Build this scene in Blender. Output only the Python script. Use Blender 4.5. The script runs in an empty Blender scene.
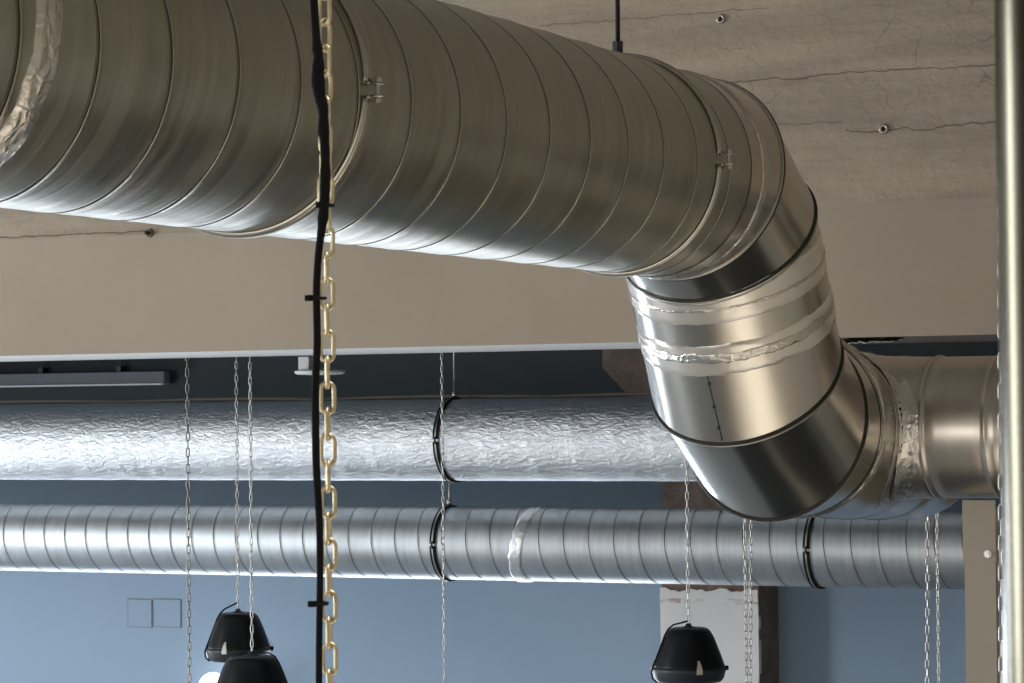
import bpy, bmesh, math, random
from mathutils import Vector, Matrix, Quaternion
random.seed(7)
C = bpy.context.scene.collection
PI = math.pi
H = 3.0                                   # camera height above the floor
# ------------------------------------------------------------------ camera (solved from the vanishing points of the photograph)
F, CX, CY = 2720.0, 512.0, 341.5
RT = Vector((0.89965024, 0.4365107, -0.00937303)); UP = Vector((0.02012161, -0.02000674, 0.99959734)); FW = Vector((-0.43614741, 0.89947659, 0.02678237))
EYE = Vector((0, 0, H))
cd = bpy.data.cameras.new('camera'); cam = bpy.data.objects.new('camera', cd); C.objects.link(cam)
cam.matrix_world = Matrix(((RT.x, UP.x, -FW.x, 0), (RT.y, UP.y, -FW.y, 0), (RT.z, UP.z, -FW.z, H), (0, 0, 0, 1)))
cd.sensor_width = 36; cd.lens = 36 * F / 1024; cd.clip_start = 0.05
cd.dof.use_dof = True; cd.dof.focus_distance = 6.6; cd.dof.aperture_fstop = 34
bpy.context.scene.camera = cam
def ray(x, y): return RT * ((x - CX) / F) + UP * (-(y - CY) / F) + FW
def at(x, y, Y): r = ray(x, y); return EYE + r * (Y / r.y)          # the point of the plane Y = const seen at a pixel
def atd(x, y, d): return EYE + ray(x, y) * d
# ------------------------------------------------------------------ materials
def nm(name):
    m = bpy.data.materials.new(name); m.use_nodes = True
    nt = m.node_tree; b = nt.nodes['Principled BSDF']
    return m, nt, b
def N(nt, t, **k):
    n = nt.nodes.new(t)
    for a, v in k.items():
        if a in n.inputs.keys() if isinstance(a, str) else False: n.inputs[a].default_value = v
        else: setattr(n, a, v)
    return n
def L(nt, a, b): nt.links.new(a, b)
def ramp(nt, src, stops):
    r = nt.nodes.new('ShaderNodeValToRGB'); e = r.color_ramp.elements
    while len(e) < len(stops): e.new(0.5)
    for el, (p, c) in zip(e, stops):
        el.position = p; el.color = (c, c, c, 1) if isinstance(c, (int, float)) else (*c, 1)
    L(nt, src, r.inputs[0]); return r.outputs[0]
def noise(nt, vec, scale, detail=4, rough=.55, dist=0):
    n = nt.nodes.new('ShaderNodeTexNoise'); n.inputs['Scale'].default_value = scale; n.inputs['Detail'].default_value = detail
    n.inputs['Roughness'].default_value = rough; n.inputs['Distortion'].default_value = dist
    L(nt, vec, n.inputs['Vector']); return n.outputs['Fac']
def mapping(nt, src, sc):
    m = nt.nodes.new('ShaderNodeMapping'); m.inputs['Scale'].default_value = sc; L(nt, src, m.inputs['Vector']); return m.outputs['Vector']
def math_(nt, op, a, b=None, c=None):
    m = nt.nodes.new('ShaderNodeMath'); m.operation = op
    for i, v in enumerate((a, b, c)):
        if v is None: continue
        if isinstance(v, (int, float)): m.inputs[i].default_value = v
        else: L(nt, v, m.inputs[i])
    return m.outputs[0]
def mixc(nt, f, a, b, mode='MIX'):
    m = nt.nodes.new('ShaderNodeMix'); m.data_type = 'RGBA'; m.blend_type = mode
    for s, v in ((m.inputs['Factor'], f), (m.inputs['A'], a), (m.inputs['B'], b)):
        if isinstance(v, (int, float)): s.default_value = v
        elif isinstance(v, tuple): s.default_value = (*v, 1)
        else: L(nt, v, s)
    return m.outputs['Result']
def bump(nt, b, h, strength, dist, prev=None):
    n = nt.nodes.new('ShaderNodeBump'); n.inputs['Strength'].default_value = strength; n.inputs['Distance'].default_value = dist
    L(nt, h, n.inputs['Height'])
    if prev is not None: L(nt, prev, n.inputs['Normal'])
    L(nt, n.outputs[0], b.inputs['Normal']); return n.outputs[0]
def plain(name, col, rough=.5, metal=0, var=.12, scale=30, bmp=.1):
    m, nt, b = nm(name); tc = nt.nodes.new('ShaderNodeTexCoord')
    f = noise(nt, tc.outputs['Object'], scale)
    d = tuple(c * (1 - var) for c in col); u = tuple(min(1, c * (1 + var)) for c in col)
    L(nt, mixc(nt, f, d, u), b.inputs['Base Color'])
    b.inputs['Roughness'].default_value = rough; b.inputs['Metallic'].default_value = metal
    if bmp: bump(nt, b, f, bmp, .004)
    return m
def sheet(name, col, rough, streak=.5, scale=60., bmp=.12, spots=0.):
    """galvanised sheet: UV is (around, along) in metres; rolling streaks run around the pipe"""
    m, nt, b = nm(name); uv = nt.nodes.new('ShaderNodeUVMap')
    s1 = noise(nt, mapping(nt, uv.outputs[0], (1.6, scale, 1)), 1.0, 3)
    s2 = noise(nt, mapping(nt, uv.outputs[0], (6, 9, 1)), 1.0, 5, .6)
    f = math_(nt, 'ADD', math_(nt, 'MULTIPLY', s1, .6), math_(nt, 'MULTIPLY', s2, .4))
    fr = ramp(nt, f, [(.3, 0.), (.7, 1.)])
    d = tuple(c * (1 - .3 * streak) for c in col)
    L(nt, mixc(nt, fr, d, col), b.inputs['Base Color'])
    b.inputs['Metallic'].default_value = 1
    L(nt, math_(nt, 'ADD', rough - .07 * streak, math_(nt, 'MULTIPLY', fr, .16 * streak)), b.inputs['Roughness'])
    n1 = bump(nt, b, s1, bmp, .004)
    bump(nt, b, noise(nt, mapping(nt, uv.outputs[0], (3, 4, 1)), 1.0, 2), .25, .01, n1)
    return m
def foil(name, col, rough, scale=40., strength=.5, dist=.004, crease=.25, stretch=1.6):
    m, nt, b = nm(name); uv = nt.nodes.new('ShaderNodeUVMap')
    w = noise(nt, mapping(nt, uv.outputs[0], (scale, scale * stretch, 1)), 1., 6, .65, .6)
    v = nt.nodes.new('ShaderNodeTexVoronoi'); v.feature = 'DISTANCE_TO_EDGE'; v.inputs['Scale'].default_value = scale * .8
    L(nt, uv.outputs[0], v.inputs['Vector'])
    cr = ramp(nt, v.outputs['Distance'], [(0, 1.), (.12, 0.)])
    h = math_(nt, 'ADD', w, math_(nt, 'MULTIPLY', cr, crease))
    L(nt, mixc(nt, w, tuple(c * .82 for c in col), col), b.inputs['Base Color'])
    b.inputs['Metallic'].default_value = 1
    L(nt, math_(nt, 'ADD', rough - .08, math_(nt, 'MULTIPLY', w, .16)), b.inputs['Roughness'])
    bump(nt, b, h, strength, dist); return m
M = {}
M['galv_main'] = sheet('galvanised_main', (.55, .525, .45), .33, 1., 34, .3)
M['galv_elbow'] = sheet('galvanised_elbow', (.62, .59, .54), .2, .3, 8, .04)
M['galv_branch'] = sheet('galvanised_branch', (.62, .57, .51), .33, .5, 20)
M['galv_back'] = sheet('galvanised_back', (.56, .59, .61), .46, .8, 45)
M['foil_pale'] = foil('foil_pale', (.80, .80, .79), .4, 40., .4, .004)
M['foil_wrap'] = foil('foil_wrap', (.80, .82, .84), .42, 55., 1., .009, .0, .45)
M['tape'] = foil('foil_tape', (.82, .78, .73), .24, 34., .55, .006)
M['seam_shade'] = plain('seam_shade', (.16, .155, .15), .55, .6, .2, 90)  # painted shade for the seam grooves of the lower back duct
M['band'] = plain('galvanised_band', (.50, .47, .41), .38, 1, .2, 40)
M['steel'] = plain('zinc_steel', (.55, .53, .50), .35, 1, .15, 80)
M['dark_steel'] = plain('dark_steel', (.06, .06, .065), .45, .6, .2, 60)
M['black'] = plain('black_rubber', (.005, .005, .006), .8, 0, .2, 90)
M['bead'] = plain('sealant_and_seam_shade', (.035, .032, .028), .5, .3, .3, 90)
M['brass'] = plain('zinc_yellow_passivate', (.80, .70, .48), .5, 1, .2, 120)
M['chain'] = plain('chain_zinc', (.60, .58, .55), .36, 1, .2, 120)
M['chain_dark'] = plain('chain_dull', (.36, .33, .29), .42, 1, .3, 120)
M['lamp'] = plain('lamp_black', (.006, .007, .009), .36, 0, .2, 40)
for q in ('lamp', 'black'):
    M[q].node_tree.nodes['Principled BSDF'].inputs['Specular IOR Level'].default_value = .25
M['lamp_ring'] = plain('lamp_ring_grey', (.022, .026, .031), .45, 0, .2, 40)
M['clip'] = plain('lamp_clip', (.75, .72, .67), .4, .5, .1, 60)
M['post'] = plain('beige_post', (.36, .325, .265), .55, 0, .05, 20, .03)
M['pipe'] = plain('polished_pipe', (.11, .098, .066), .25, 1, .1, 10, 0)
M['white'] = plain('white_plastic', (.85, .86, .85), .45, 0, .05, 30)
M['grey_box'] = plain('grey_trunking', (.16, .165, .19), .5, 0, .1, 10)
M['cable'] = plain('brown_cable', (.20, .165, .14), .5, 0, .1, 10)
m, nt, b = nm('lamp_glow'); b.inputs['Emission Color'].default_value = (1, .97, .9, 1); b.inputs['Emission Strength'].default_value = 4; M['glow'] = m
# painted blue wall
m, nt, b = nm('blue_wall_paint'); tc = nt.nodes.new('ShaderNodeTexCoord')
f = noise(nt, tc.outputs['Object'], 1.2, 4); g = noise(nt, tc.outputs['Object'], 60, 3)
L(nt, mixc(nt, f, (.255, .355, .475), (.285, .39, .51)), b.inputs['Base Color']); b.inputs['Roughness'].default_value = .6; bump(nt, b, g, .12, .003); M['blue'] = m
m, nt, b = nm('room_paint'); tc = nt.nodes.new('ShaderNodeTexCoord')
f = noise(nt, tc.outputs['Object'], 1.5, 4); L(nt, mixc(nt, f, (.26, .23, .20), (.31, .28, .245)), b.inputs['Base Color']); b.inputs['Roughness'].default_value = .8; M['room'] = m
m, nt, b = nm('floor_boards'); tc = nt.nodes.new('ShaderNodeTexCoord')
f = noise(nt, mapping(nt, tc.outputs['Object'], (1, 12, 1)), 1.5, 5); L(nt, mixc(nt, f, (.41, .375, .315), (.50, .46, .39)), b.inputs['Base Color']); b.inputs['Roughness'].default_value = .45; M['wood'] = m
M['floor'] = plain('grey_floor', (.34, .365, .385), .55, 0, .08, 2)
m, nt, b = nm('bay_slab_dark'); tc = nt.nodes.new('ShaderNodeTexCoord')
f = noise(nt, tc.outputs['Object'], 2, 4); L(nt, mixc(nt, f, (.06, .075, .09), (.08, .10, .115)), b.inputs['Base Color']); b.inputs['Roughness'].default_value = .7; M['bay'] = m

M['olive'] = plain('olive_paint', (.17, .145, .09), .7, 0, .1, 3); M['floor_dark'] = plain('reflected_floor_dark', (.045, .055, .06), .9, 0, .2, 80)
M['tape_smooth'] = foil('foil_tape_smooth', (.84, .80, .74), .2, 20., .12, .003)
M['tape_smooth'].node_tree.nodes['Principled BSDF'].inputs['Metallic'].default_value = .55
# concrete beam: board marked and cracked above, smooth render below a wavering line
M['warm'] = plain('warm_wall_paint', (.44, .40, .325), .8, 0, .05, 3)
BY = 8.6                                   # front face of the beam
ZJ = at(500, 219, BY).z                    # the line between the rough and the smooth half
def cracked(name, lo, hi, zj, cracks, rough_amt):
    m, nt, b = nm(name); ge = nt.nodes.new('ShaderNodeNewGeometry'); pos = ge.outputs['Position']
    sx = nt.nodes.new('ShaderNodeSeparateXYZ'); L(nt, pos, sx.inputs[0]); X, Z = sx.outputs['X'], sx.outputs['Z']
    big = noise(nt, pos, 1.3, 5, .6); fine = noise(nt, mapping(nt, pos, (11, 11, 14)), 1., 6, .68, .1); grain = noise(nt, pos, 70, 3)
    boards = noise(nt, mapping(nt, pos, (1.2, 1, 9)), 1., 4, .6)
    wob = math_(nt, 'MULTIPLY', math_(nt, 'SUBTRACT', noise(nt, mapping(nt, pos, (5, 1, 0.01)), 1., 6, .7), .5), .09)
    up = math_(nt, 'GREATER_THAN', Z, zj)
    tot = None
    for k, (z0, w, x0, x1, amp) in enumerate(cracks):
        wk = math_(nt, 'MULTIPLY', math_(nt, 'SUBTRACT', noise(nt, mapping(nt, pos, (6 + k, 1, .01)), 1., 7, .72), .5), amp)
        d = math_(nt, 'ABSOLUTE', math_(nt, 'SUBTRACT', math_(nt, 'SUBTRACT', Z, z0), wk))
        gap = noise(nt, mapping(nt, pos, (7 + 2 * k, 1, 1)), 1., 3)
        line = math_(nt, 'LESS_THAN', d, math_(nt, 'MULTIPLY', gap, w * 2))
        rng = math_(nt, 'MULTIPLY', math_(nt, 'GREATER_THAN', X, x0), math_(nt, 'LESS_THAN', X, x1))
        v = math_(nt, 'MULTIPLY', line, rng)
        tot = v if tot is None else math_(nt, 'MAXIMUM', tot, v)
    # short wandering hairline cracks in the rough half
    vo = nt.nodes.new('ShaderNodeTexVoronoi'); vo.feature = 'DISTANCE_TO_EDGE'; vo.inputs['Scale'].default_value = 1.
    nz = nt.nodes.new('ShaderNodeTexNoise'); nz.inputs['Scale'].default_value = 5; nz.inputs['Detail'].default_value = 5; L(nt, pos, nz.inputs['Vector'])
    ad = nt.nodes.new('ShaderNodeVectorMath'); ad.operation = 'MULTIPLY_ADD'; L(nt, nz.outputs['Color'], ad.inputs[0]); ad.inputs[1].default_value = (.25, .25, .25)
    L(nt, pos, ad.inputs[2]); L(nt, mapping(nt, ad.outputs[0], (7, .01, 11)), vo.inputs['Vector'])
    hair = math_(nt, 'LESS_THAN', vo.outputs['Distance'], math_(nt, 'MULTIPLY', math_(nt, 'SUBTRACT', noise(nt, pos, 2.6, 3), .56), .12))
    hair = math_(nt, 'MULTIPLY', hair, up)
    dark = math_(nt, 'MAXIMUM', tot, math_(nt, 'MULTIPLY', hair, .6)) if tot is not None else hair
    base = mixc(nt, ramp(nt, big, [(.3, 0.), (.7, 1.)]), lo, hi)
    rgh = mixc(nt, ramp(nt, boards, [(.35, 0.), (.65, 1.)]), tuple(c * .9 for c in lo), tuple(c * 1.06 for c in hi))
    base = mixc(nt, up, base, rgh)
    base = mixc(nt, math_(nt, 'MULTIPLY', dark, .7), base, (.09, .072, .06))
    L(nt, base, b.inputs['Base Color']); b.inputs['Roughness'].default_value = .85
    hgt = math_(nt, 'MULTIPLY', up, math_(nt, 'ADD', math_(nt, 'MULTIPLY', boards, .6), math_(nt, 'MULTIPLY', fine, .8)))
    hgt = math_(nt, 'SUBTRACT', math_(nt, 'ADD', hgt, math_(nt, 'MULTIPLY', grain, .05)), math_(nt, 'MULTIPLY', dark, .5))
    bump(nt, b, hgt, rough_amt, .03)
    return m
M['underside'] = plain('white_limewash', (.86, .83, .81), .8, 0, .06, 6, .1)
M['underside_brown'] = plain('beam_underside_brown', (.09, .07, .055), .9, 0, .2, 20, .3)  # darker brown underside, right of the large elbow
zc = lambda x, y: at(x, y, BY).z; xc_ = lambda x: at(x, 100, BY).x
M['beam'] = cracked('beam_concrete', (.395, .335, .258), (.445, .38, .296), ZJ,
    [(zc(870, 72), .0022, xc_(725), 9, .05), (zc(930, 127), .0022, xc_(846), 9, .06), (zc(800, 124), .0012, xc_(768), xc_(842), .04), (zc(60, 235), .003, -20, xc_(152), .03), (zc(650, 17), .0012, xc_(540), xc_(770), .04)], .5)
m, nt, b = nm('column_raw'); ge = nt.nodes.new('ShaderNodeNewGeometry'); f = noise(nt, ge.outputs['Position'], 9, 7, .7); f2 = noise(nt, ge.outputs['Position'], 55, 4)
L(nt, mixc(nt, ramp(nt, f, [(.3, 0.), (.7, 1.)]), (.15, .105, .08), (.29, .215, .17)), b.inputs['Base Color']); b.inputs['Roughness'].default_value = .9; bump(nt, b, math_(nt, 'ADD', f, math_(nt, 'MULTIPLY', f2, .3)), .6, .02); M['raw'] = m
m, nt, b = nm('column_plaster'); ge = nt.nodes.new('ShaderNodeNewGeometry'); f = noise(nt, ge.outputs['Position'], 5, 6, .65); f2 = noise(nt, mapping(nt, ge.outputs['Position'], (9, 9, 26)), 1., 5, .7)
sx = nt.nodes.new('ShaderNodeSeparateXYZ'); L(nt, ge.outputs['Position'], sx.inputs[0])
ZR = at(700, 601, 11.5).z
band = math_(nt, 'LESS_THAN', math_(nt, 'ABSOLUTE', math_(nt, 'SUBTRACT', sx.outputs['Z'], ZR)), .011)
spot = math_(nt, 'MULTIPLY', band, ramp(nt, f2, [(.52, 0.), (.6, 1.)]))
L(nt, mixc(nt, math_(nt, 'MULTIPLY', spot, .6), mixc(nt, f, (.82, .79, .77), (.90, .88, .87)), (.32, .13, .09)), b.inputs['Base Color']); b.inputs['Roughness'].default_value = .8; bump(nt, b, f, .3, .02); M['plaster'] = m

# ------------------------------------------------------------------ mesh helpers
def link(name, me, mat, parent=None, loc=None):
    o = bpy.data.objects.new(name, me); C.objects.link(o)
    if mat and not me.materials: me.materials.append(mat)
    if parent: o.parent = parent
    if loc is not None: o.location = loc
    return o
def finish(bm, name, smooth=True):
    me = bpy.data.meshes.new(name); bm.normal_update(); bm.to_mesh(me); bm.free()
    if smooth:
        for p in me.polygons: p.use_smooth = True
    return me
def thing(name, label, cat, loc, group=None):
    o = bpy.data.objects.new(name, None); o.empty_display_size = .05; C.objects.link(o); o.location = loc
    o['label'] = label; o['category'] = cat
    if group: o['group'] = group
    return o
def tag(o, label, cat, group=None):
    o['label'] = label; o['category'] = cat
    if group: o['group'] = group
    return o
def grid(fn, us, vs, bm=None, off=Vector(), close_v=False):
    """fn(u,v) -> (co, uv); columns us, rows vs"""
    bm = bm or bmesh.new(); lay = bm.loops.layers.uv.verify()
    rows = []
    for v in vs:
        row = []
        for u in us:
            co, uv = fn(u, v); row.append((bm.verts.new(Vector(co) - off), uv))
        rows.append(row)
    for j in range(len(vs) - 1):
        for i in range(len(us) - 1):
            q = (rows[j][i], rows[j][i + 1], rows[j + 1][i + 1], rows[j + 1][i])
            f = bm.faces.new([a[0] for a in q])
            for l, a in zip(f.loops, q): l[lay].uv = a[1]
    return bm
def lin(a, b, n): return [a + (b - a) * i / n for i in range(n + 1)]
def tube(pts, r, bm=None, seg=10, off=Vector(), closed=False, caps=True):
    bm = bm or bmesh.new(); pts = [Vector(p) for p in pts]; n = len(pts); rings = []
    prev = None
    for i, p in enumerate(pts):
        a = pts[(i - 1) % n] if (closed or i > 0) else p; c = pts[(i + 1) % n] if (closed or i < n - 1) else p
        t = (c - a).normalized()
        if prev is None: prev = t.orthogonal().normalized()
        e1 = (prev - t * prev.dot(t)).normalized(); prev = e1; e2 = t.cross(e1)
        rr = r[i] if isinstance(r, (list, tuple)) else r
        rings.append([bm.verts.new(p + (e1 * math.cos(2 * PI * k / seg) + e2 * math.sin(2 * PI * k / seg)) * rr - off) for k in range(seg)])
    m = n if closed else n - 1
    for i in range(m):
        A, B = rings[i], rings[(i + 1) % n]
        sh = 0
        if closed and i == n - 1:
            sh = min(range(seg), key=lambda s: (A[0].co - B[s].co).length)
        for k in range(seg): bm.faces.new((A[k], A[(k + 1) % seg], B[(k + 1 + sh) % seg], B[(k + sh) % seg]))
    if caps and not closed:
        bm.faces.new(rings[0][::-1]); bm.faces.new(rings[-1])
    return bm
def box(bm, lo, hi, off=Vector(), bev=0.):
    lo = Vector(lo) - off; hi = Vector(hi) - off
    r = bmesh.ops.create_cube(bm, size=1.0)
    for v in r['verts']: v.co = Vector([lo[k] + (v.co[k] + .5) * (hi[k] - lo[k]) for k in range(3)])
    if bev:
        es = list({e for v in r['verts'] for e in v.link_edges})
        bmesh.ops.bevel(bm, geom=es, offset=bev, segments=2, affect='EDGES', profile=.5)
    return bm
def lathe(prof, seg=32, bm=None, off=Vector()):
    bm = bm or bmesh.new(); rings = []
    for r, z in prof:
        rings.append([bm.verts.new(Vector((r * math.cos(2 * PI * k / seg), r * math.sin(2 * PI * k / seg), z)) - off) for k in range(seg)])
    for A, B in zip(rings, rings[1:]):
        for k in range(seg): bm.faces.new((A[k], A[(k + 1) % seg], B[(k + 1) % seg], B[k]))
    return bm
def nut(bm, p, axis, r, h, off=Vector()):
    axis = Vector(axis).normalized(); e1 = axis.orthogonal().normalized(); e2 = axis.cross(e1); p = Vector(p) - off
    a = [bm.verts.new(p + (e1 * math.cos(PI / 3 * k) + e2 * math.sin(PI / 3 * k)) * r) for k in range(6)]
    c = [bm.verts.new(v.co + axis * h) for v in a]
    for k in range(6): bm.faces.new((a[k], a[(k + 1) % 6], c[(k + 1) % 6], c[k]))
    bm.faces.new(a[::-1]); bm.faces.new(c); return bm
def rnd3(x, y, z): # smooth pseudo noise for crumpled tape
    from mathutils import noise as mn
    return mn.noise((x, y, z))
def struct(name, bm, mat, smooth=False):
    o = link(name, finish(bm, name, smooth), mat); o['kind'] = 'structure'; return o

# ------------------------------------------------------------------ the room
X0, X1, Y0, Y1, ZT = -12.0, 1.2, -5.0, 11.76, H + 3.5
def slab(name, lo, hi, mat):
    return struct(name, box(bmesh.new(), lo, hi), mat)
slab('floor', (X0, Y0, -.15), (X1, Y1, 0), M['floor'])
slab('reflect_wall_rear', (-2.6, 11.3, 0), (X1, Y1, ZT), M['olive'])  # unseen wall added so the large duct reflects dark olive
slab('reflect_floor_front', (-3.3, -1.0, 0), (X1, 6.3, .012), M['wood'])  # unseen warm floor patch added for the sleeve to reflect
slab('reflect_floor_rear', (-3.3, 6.3, 0), (X1, 9.3, .012), M['floor_dark'])  # unseen dark floor patch added for the elbow gores to reflect
slab('ceiling', (X0, Y0, ZT), (X1, Y1, ZT + .15), M['room'])
slab('wall_back', (X0 - .2, Y1, -.15), (X1 + .2, Y1 + .2, ZT + .15), M['blue'])
slab('wall_left', (X0 - .2, Y0, -.15), (X0, Y1, ZT + .15), M['room'])
slab('wall_right', (X1, Y0, -.15), (X1 + .2, Y1, ZT + .15), M['warm'])
slab('bay_light_block', (X0, BY + .86, H + .62), (X1, Y1, H + .7), M['bay'])  # unseen dark slab added to cut light bouncing inside the bay
slab('wall_front', (X0 - .2, Y0 - .2, -.15), (X1 + .2, Y0, ZT + .15), M['room'])
M['navy'] = plain('bay_shade_navy', (.014, .023, .027), .6, 0, .1, 4)
slab('shade_band_1', (X0, 11.56, H - .12), (X1, Y1, H + .62), M['navy'])  # slab added above the ducts, the bay's darkness put into its colour
M['navy_pale'] = plain('gap_shade_blue', (.085, .13, .165), .6, 0, .06, 4)
slab('shade_band_2', (X0, 11.70, H - .52), (X1, Y1, H - .12), M['navy_pale'])  # strip added with the shade between the back ducts as its colour
ZB = at(500, 345.2, BY).z
bm = box(bmesh.new(), (X0, BY, ZB), (X1, BY + .86, ZT)); bmesh.ops.bisect_plane(bm, geom=bm.verts[:] + bm.edges[:] + bm.faces[:], plane_co=(at(735, 342, BY).x, 0, 0), plane_no=(1, 0, 0))
o = struct('ceiling_beam', bm, M['beam']); o.data.materials.append(M['underside']); o.data.materials.append(M['underside_brown'])
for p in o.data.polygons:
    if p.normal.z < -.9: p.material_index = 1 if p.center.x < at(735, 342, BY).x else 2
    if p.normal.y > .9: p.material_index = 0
# column with flared head, plastered below and raw above
CYF = 11.5
xl, xr = at(661, 600, CYF).x, at(758, 600, CYF).x; zp = at(700, 590, CYF).z
bm = bmesh.new(); box(bm, (xl, CYF + .012, 0), (xr, Y1, ZT)); col = struct('column', bm, M['raw'])
bm = bmesh.new(); lay = None
n = 40; top = [];
for i in range(n + 1):
    x = xl - .004 + (xr - xl + .004) * i / n; top.append((x, zp + .02 * rnd3(x * 14, 1, 0) + .012 * rnd3(x * 40, 2, 0)))
nz = 60; grd = []
for j in range(nz + 1):
    row = []
    for i in range(n + 1):
        x, zt = top[i]; z = zt * j / nz
        if i in (0, n): x += .006 * rnd3(z * 12, 5 + i, 0) + .004 * rnd3(z * 40, 9 + i, 0)
        row.append(bm.verts.new((x, CYF + .002 * rnd3(x * 5, z * 5, 3), z)))
    grd.append(row)
for j in range(nz):
    for i in range(n): bm.faces.new((grd[j][i], grd[j][i + 1], grd[j + 1][i + 1], grd[j + 1][i]))
bd = [e for e in bm.edges if e.is_boundary]
r = bmesh.ops.extrude_edge_only(bm, edges=bd)
for v in r['geom']:
    if isinstance(v, bmesh.types.BMVert): v.co.y = CYF + .03
pl = link('plaster_face', finish(bm, 'plaster_face', False), M['plaster'], col)
# flared head of the column
a0 = at(605, 350, CYF).x; z1 = at(605, 368, CYF).z; d = xl - a0; z0 = z1 - d
bm = bmesh.new()
prof = [(xl, z0 - .0), (a0, z1), (a0, z1 + .35), (xr + d, z1 + .35), (xr + d, z1), (xr, z0)]
A = [bm.verts.new((x, CYF - .03, z)) for x, z in prof]; B = [bm.verts.new((x, Y1, z)) for x, z in prof]
bm.faces.new(A); bm.faces.new(B[::-1])
for k in range(6): bm.faces.new((A[k], A[(k + 1) % 6], B[(k + 1) % 6], B[k]))
link('column_head', finish(bm, 'column_head', False), M['raw'], col)
bmesh_ = None

# ------------------------------------------------------------------ duct makers
def spiral(axis_p, axis_d, R, length, pitch, phase, hand=1, seg=128, ridge=.0009, groove=.0022, back=None, far=None, near=None, width=.011, wave=0.):
    """spiral-wound duct shell with a standing lock seam; returns bmesh in world coords. cut to [0,length]"""
    d = Vector(axis_d).normalized(); e1 = Vector(back); e1 = (e1 - d * e1.dot(d)).normalized(); e2 = d.cross(e1)
    P = Vector(axis_p)
    vs = []; in_groove = []
    n0 = -2; n1 = int(length / pitch) + 2
    prof = [(0, 0), (.05, -groove), (.42, -groove), (.47, 0), (.6, ridge), (.85, ridge * .8), (1, 0)]
    for k in range(n0, n1 + 1):
        base = k * pitch + phase
        for s, h in prof: vs.append((base + s * width, h)); in_groove.append(.0 <= s < .45)
        for q in (.04, .12, .3, .5, .7, .88, .96): vs.append((base + width + (pitch - width) * q, wave * math.sin(q * PI))); in_groove.append(False)
    us = lin(0, 1, seg)
    bm = bmesh.new()
    def fn(u, v):
        s, h = v; a = 2 * PI * u; ax = s + hand * pitch * u
        rr = R + h
        return P + d * ax + (e1 * math.cos(a) + e2 * math.sin(a)) * rr, (a * R, ax)
    grid(fn, us, vs, bm)
    for k, f in enumerate(bm.faces):
        if in_groove[k // seg]: f.material_index = 1          # groove faces coloured dark for the shade inside the lock seam
    for p, nrm in ((P, -d), (P + d * length, d)):
        bmesh.ops.bisect_plane(bm, geom=bm.verts[:] + bm.edges[:] + bm.faces[:], dist=1e-6, plane_co=p, plane_no=nrm, clear_outer=True)
    return bm
def mitre(P1, n1, P2, n2, d, ref, R, seg=96, nv=8, back=Vector((-1, 0, 0)), f=None, bm=None):
    """round pipe of axis d through ref, cut by two planes"""
    d = Vector(d).normalized(); e1 = (back - d * back.dot(d)).normalized(); e2 = d.cross(e1)
    def fn(u, v):
        a = 2 * PI * u; rr = R + (f(u, v) if f else 0)
        q = ref + (e1 * math.cos(a) + e2 * math.sin(a)) * rr
        s1 = (P1 - q).dot(n1) / d.dot(n1); s2 = (P2 - q).dot(n2) / d.dot(n2); s = s1 + (s2 - s1) * v
        return q + d * s, (a * R, s)
    return grid(fn, lin(0, 1, seg), lin(0, 1, nv), bm)
def mring(P, n, d, R, seg=96, back=Vector((-1, 0, 0))):
    d = Vector(d).normalized(); e1 = (back - d * back.dot(d)).normalized(); e2 = d.cross(e1); out = []
    for k in range(seg):
        a = 2 * PI * k / seg; q = P + (e1 * math.cos(a) + e2 * math.sin(a)) * R
        out.append(q + d * ((P - q).dot(n) / d.dot(n)))
    return out
def tapeband(P, d, R, s0, s1, seg=160, nv=10, wr=.0035, jag=.006, seed=0., back=Vector((-1, 0, 0)), slope=None):
    d = Vector(d).normalized(); e1 = (back - d * back.dot(d)).normalized(); e2 = d.cross(e1)
    def fn(u, v):
        a = 2 * PI * u; c, s_ = math.cos(a), math.sin(a)
        ed = jag * rnd3(c * 5, s_ * 5, seed + (7 if v > .5 else 3)) + jag * .5 * rnd3(c * 17, s_ * 17, seed + (7 if v > .5 else 3))
        ax = s0 + (s1 - s0) * v + ed * (2 * abs(v - .5))
        if slope: ax += slope(a)
        edge = min(1, 6 * min(v, 1 - v))
        h = .0012 + wr * edge * (.35 + .9 * abs(rnd3(c * 9, s_ * 9, seed + v * 3)) + .5 * rnd3(c * 26, s_ * 26, seed + v * 5))
        if v in (0, 1): h = -.0025
        return P + d * ax + (e1 * c + e2 * s_) * (R + h), (a * R, ax)
    return grid(fn, lin(0, 1, seg), lin(0, 1, nv))

# ------------------------------------------------------------------ main duct run
R = .25; DX = -2.52; ZM = H + .5754
YB = 6.191
dirs = [Vector((0, 1, 0)), Vector((0, math.cos(.5318), -math.sin(.5318))), Vector((0, math.cos(1.0877), -math.sin(1.0877))), Vector((0, math.cos(.5497), -math.sin(.5497))), Vector((0, 1, 0))]
PB = Vector((DX, YB, ZM)); PC = PB + dirs[1] * .2387; PD = PC + dirs[2] * .4024; PE = PD + dirs[3] * .2485
nB, nC, nD, nE = [(dirs[i] + dirs[i + 1]).normalized() for i in range(4)]
Yd = Vector((0, 1, 0)); BK = Vector((-1, 0, 0))
YS, YA = 2.2, 5.985                          # the straight length, from left of the frame to the elbow
o = Vector((DX, YS, ZM))
t = thing('spiral_duct', 'large round spiral-seamed galvanised duct crossing the upper part, nearest and widest', 'duct', o)
ph = (3.304 - YS) % .1945
bm = spiral(o, Yd, R, YA - YS, .1945, ph - .1945 * .5, 1, back=BK, width=.0085, wave=-.0008)
for v in bm.verts: v.co -= o
link('duct_shell', finish(bm, 'duct_shell'), M['galv_main'], t).data.materials.append(M['bead'])  # sealant colour doubles as painted shade in the seam groove
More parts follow.
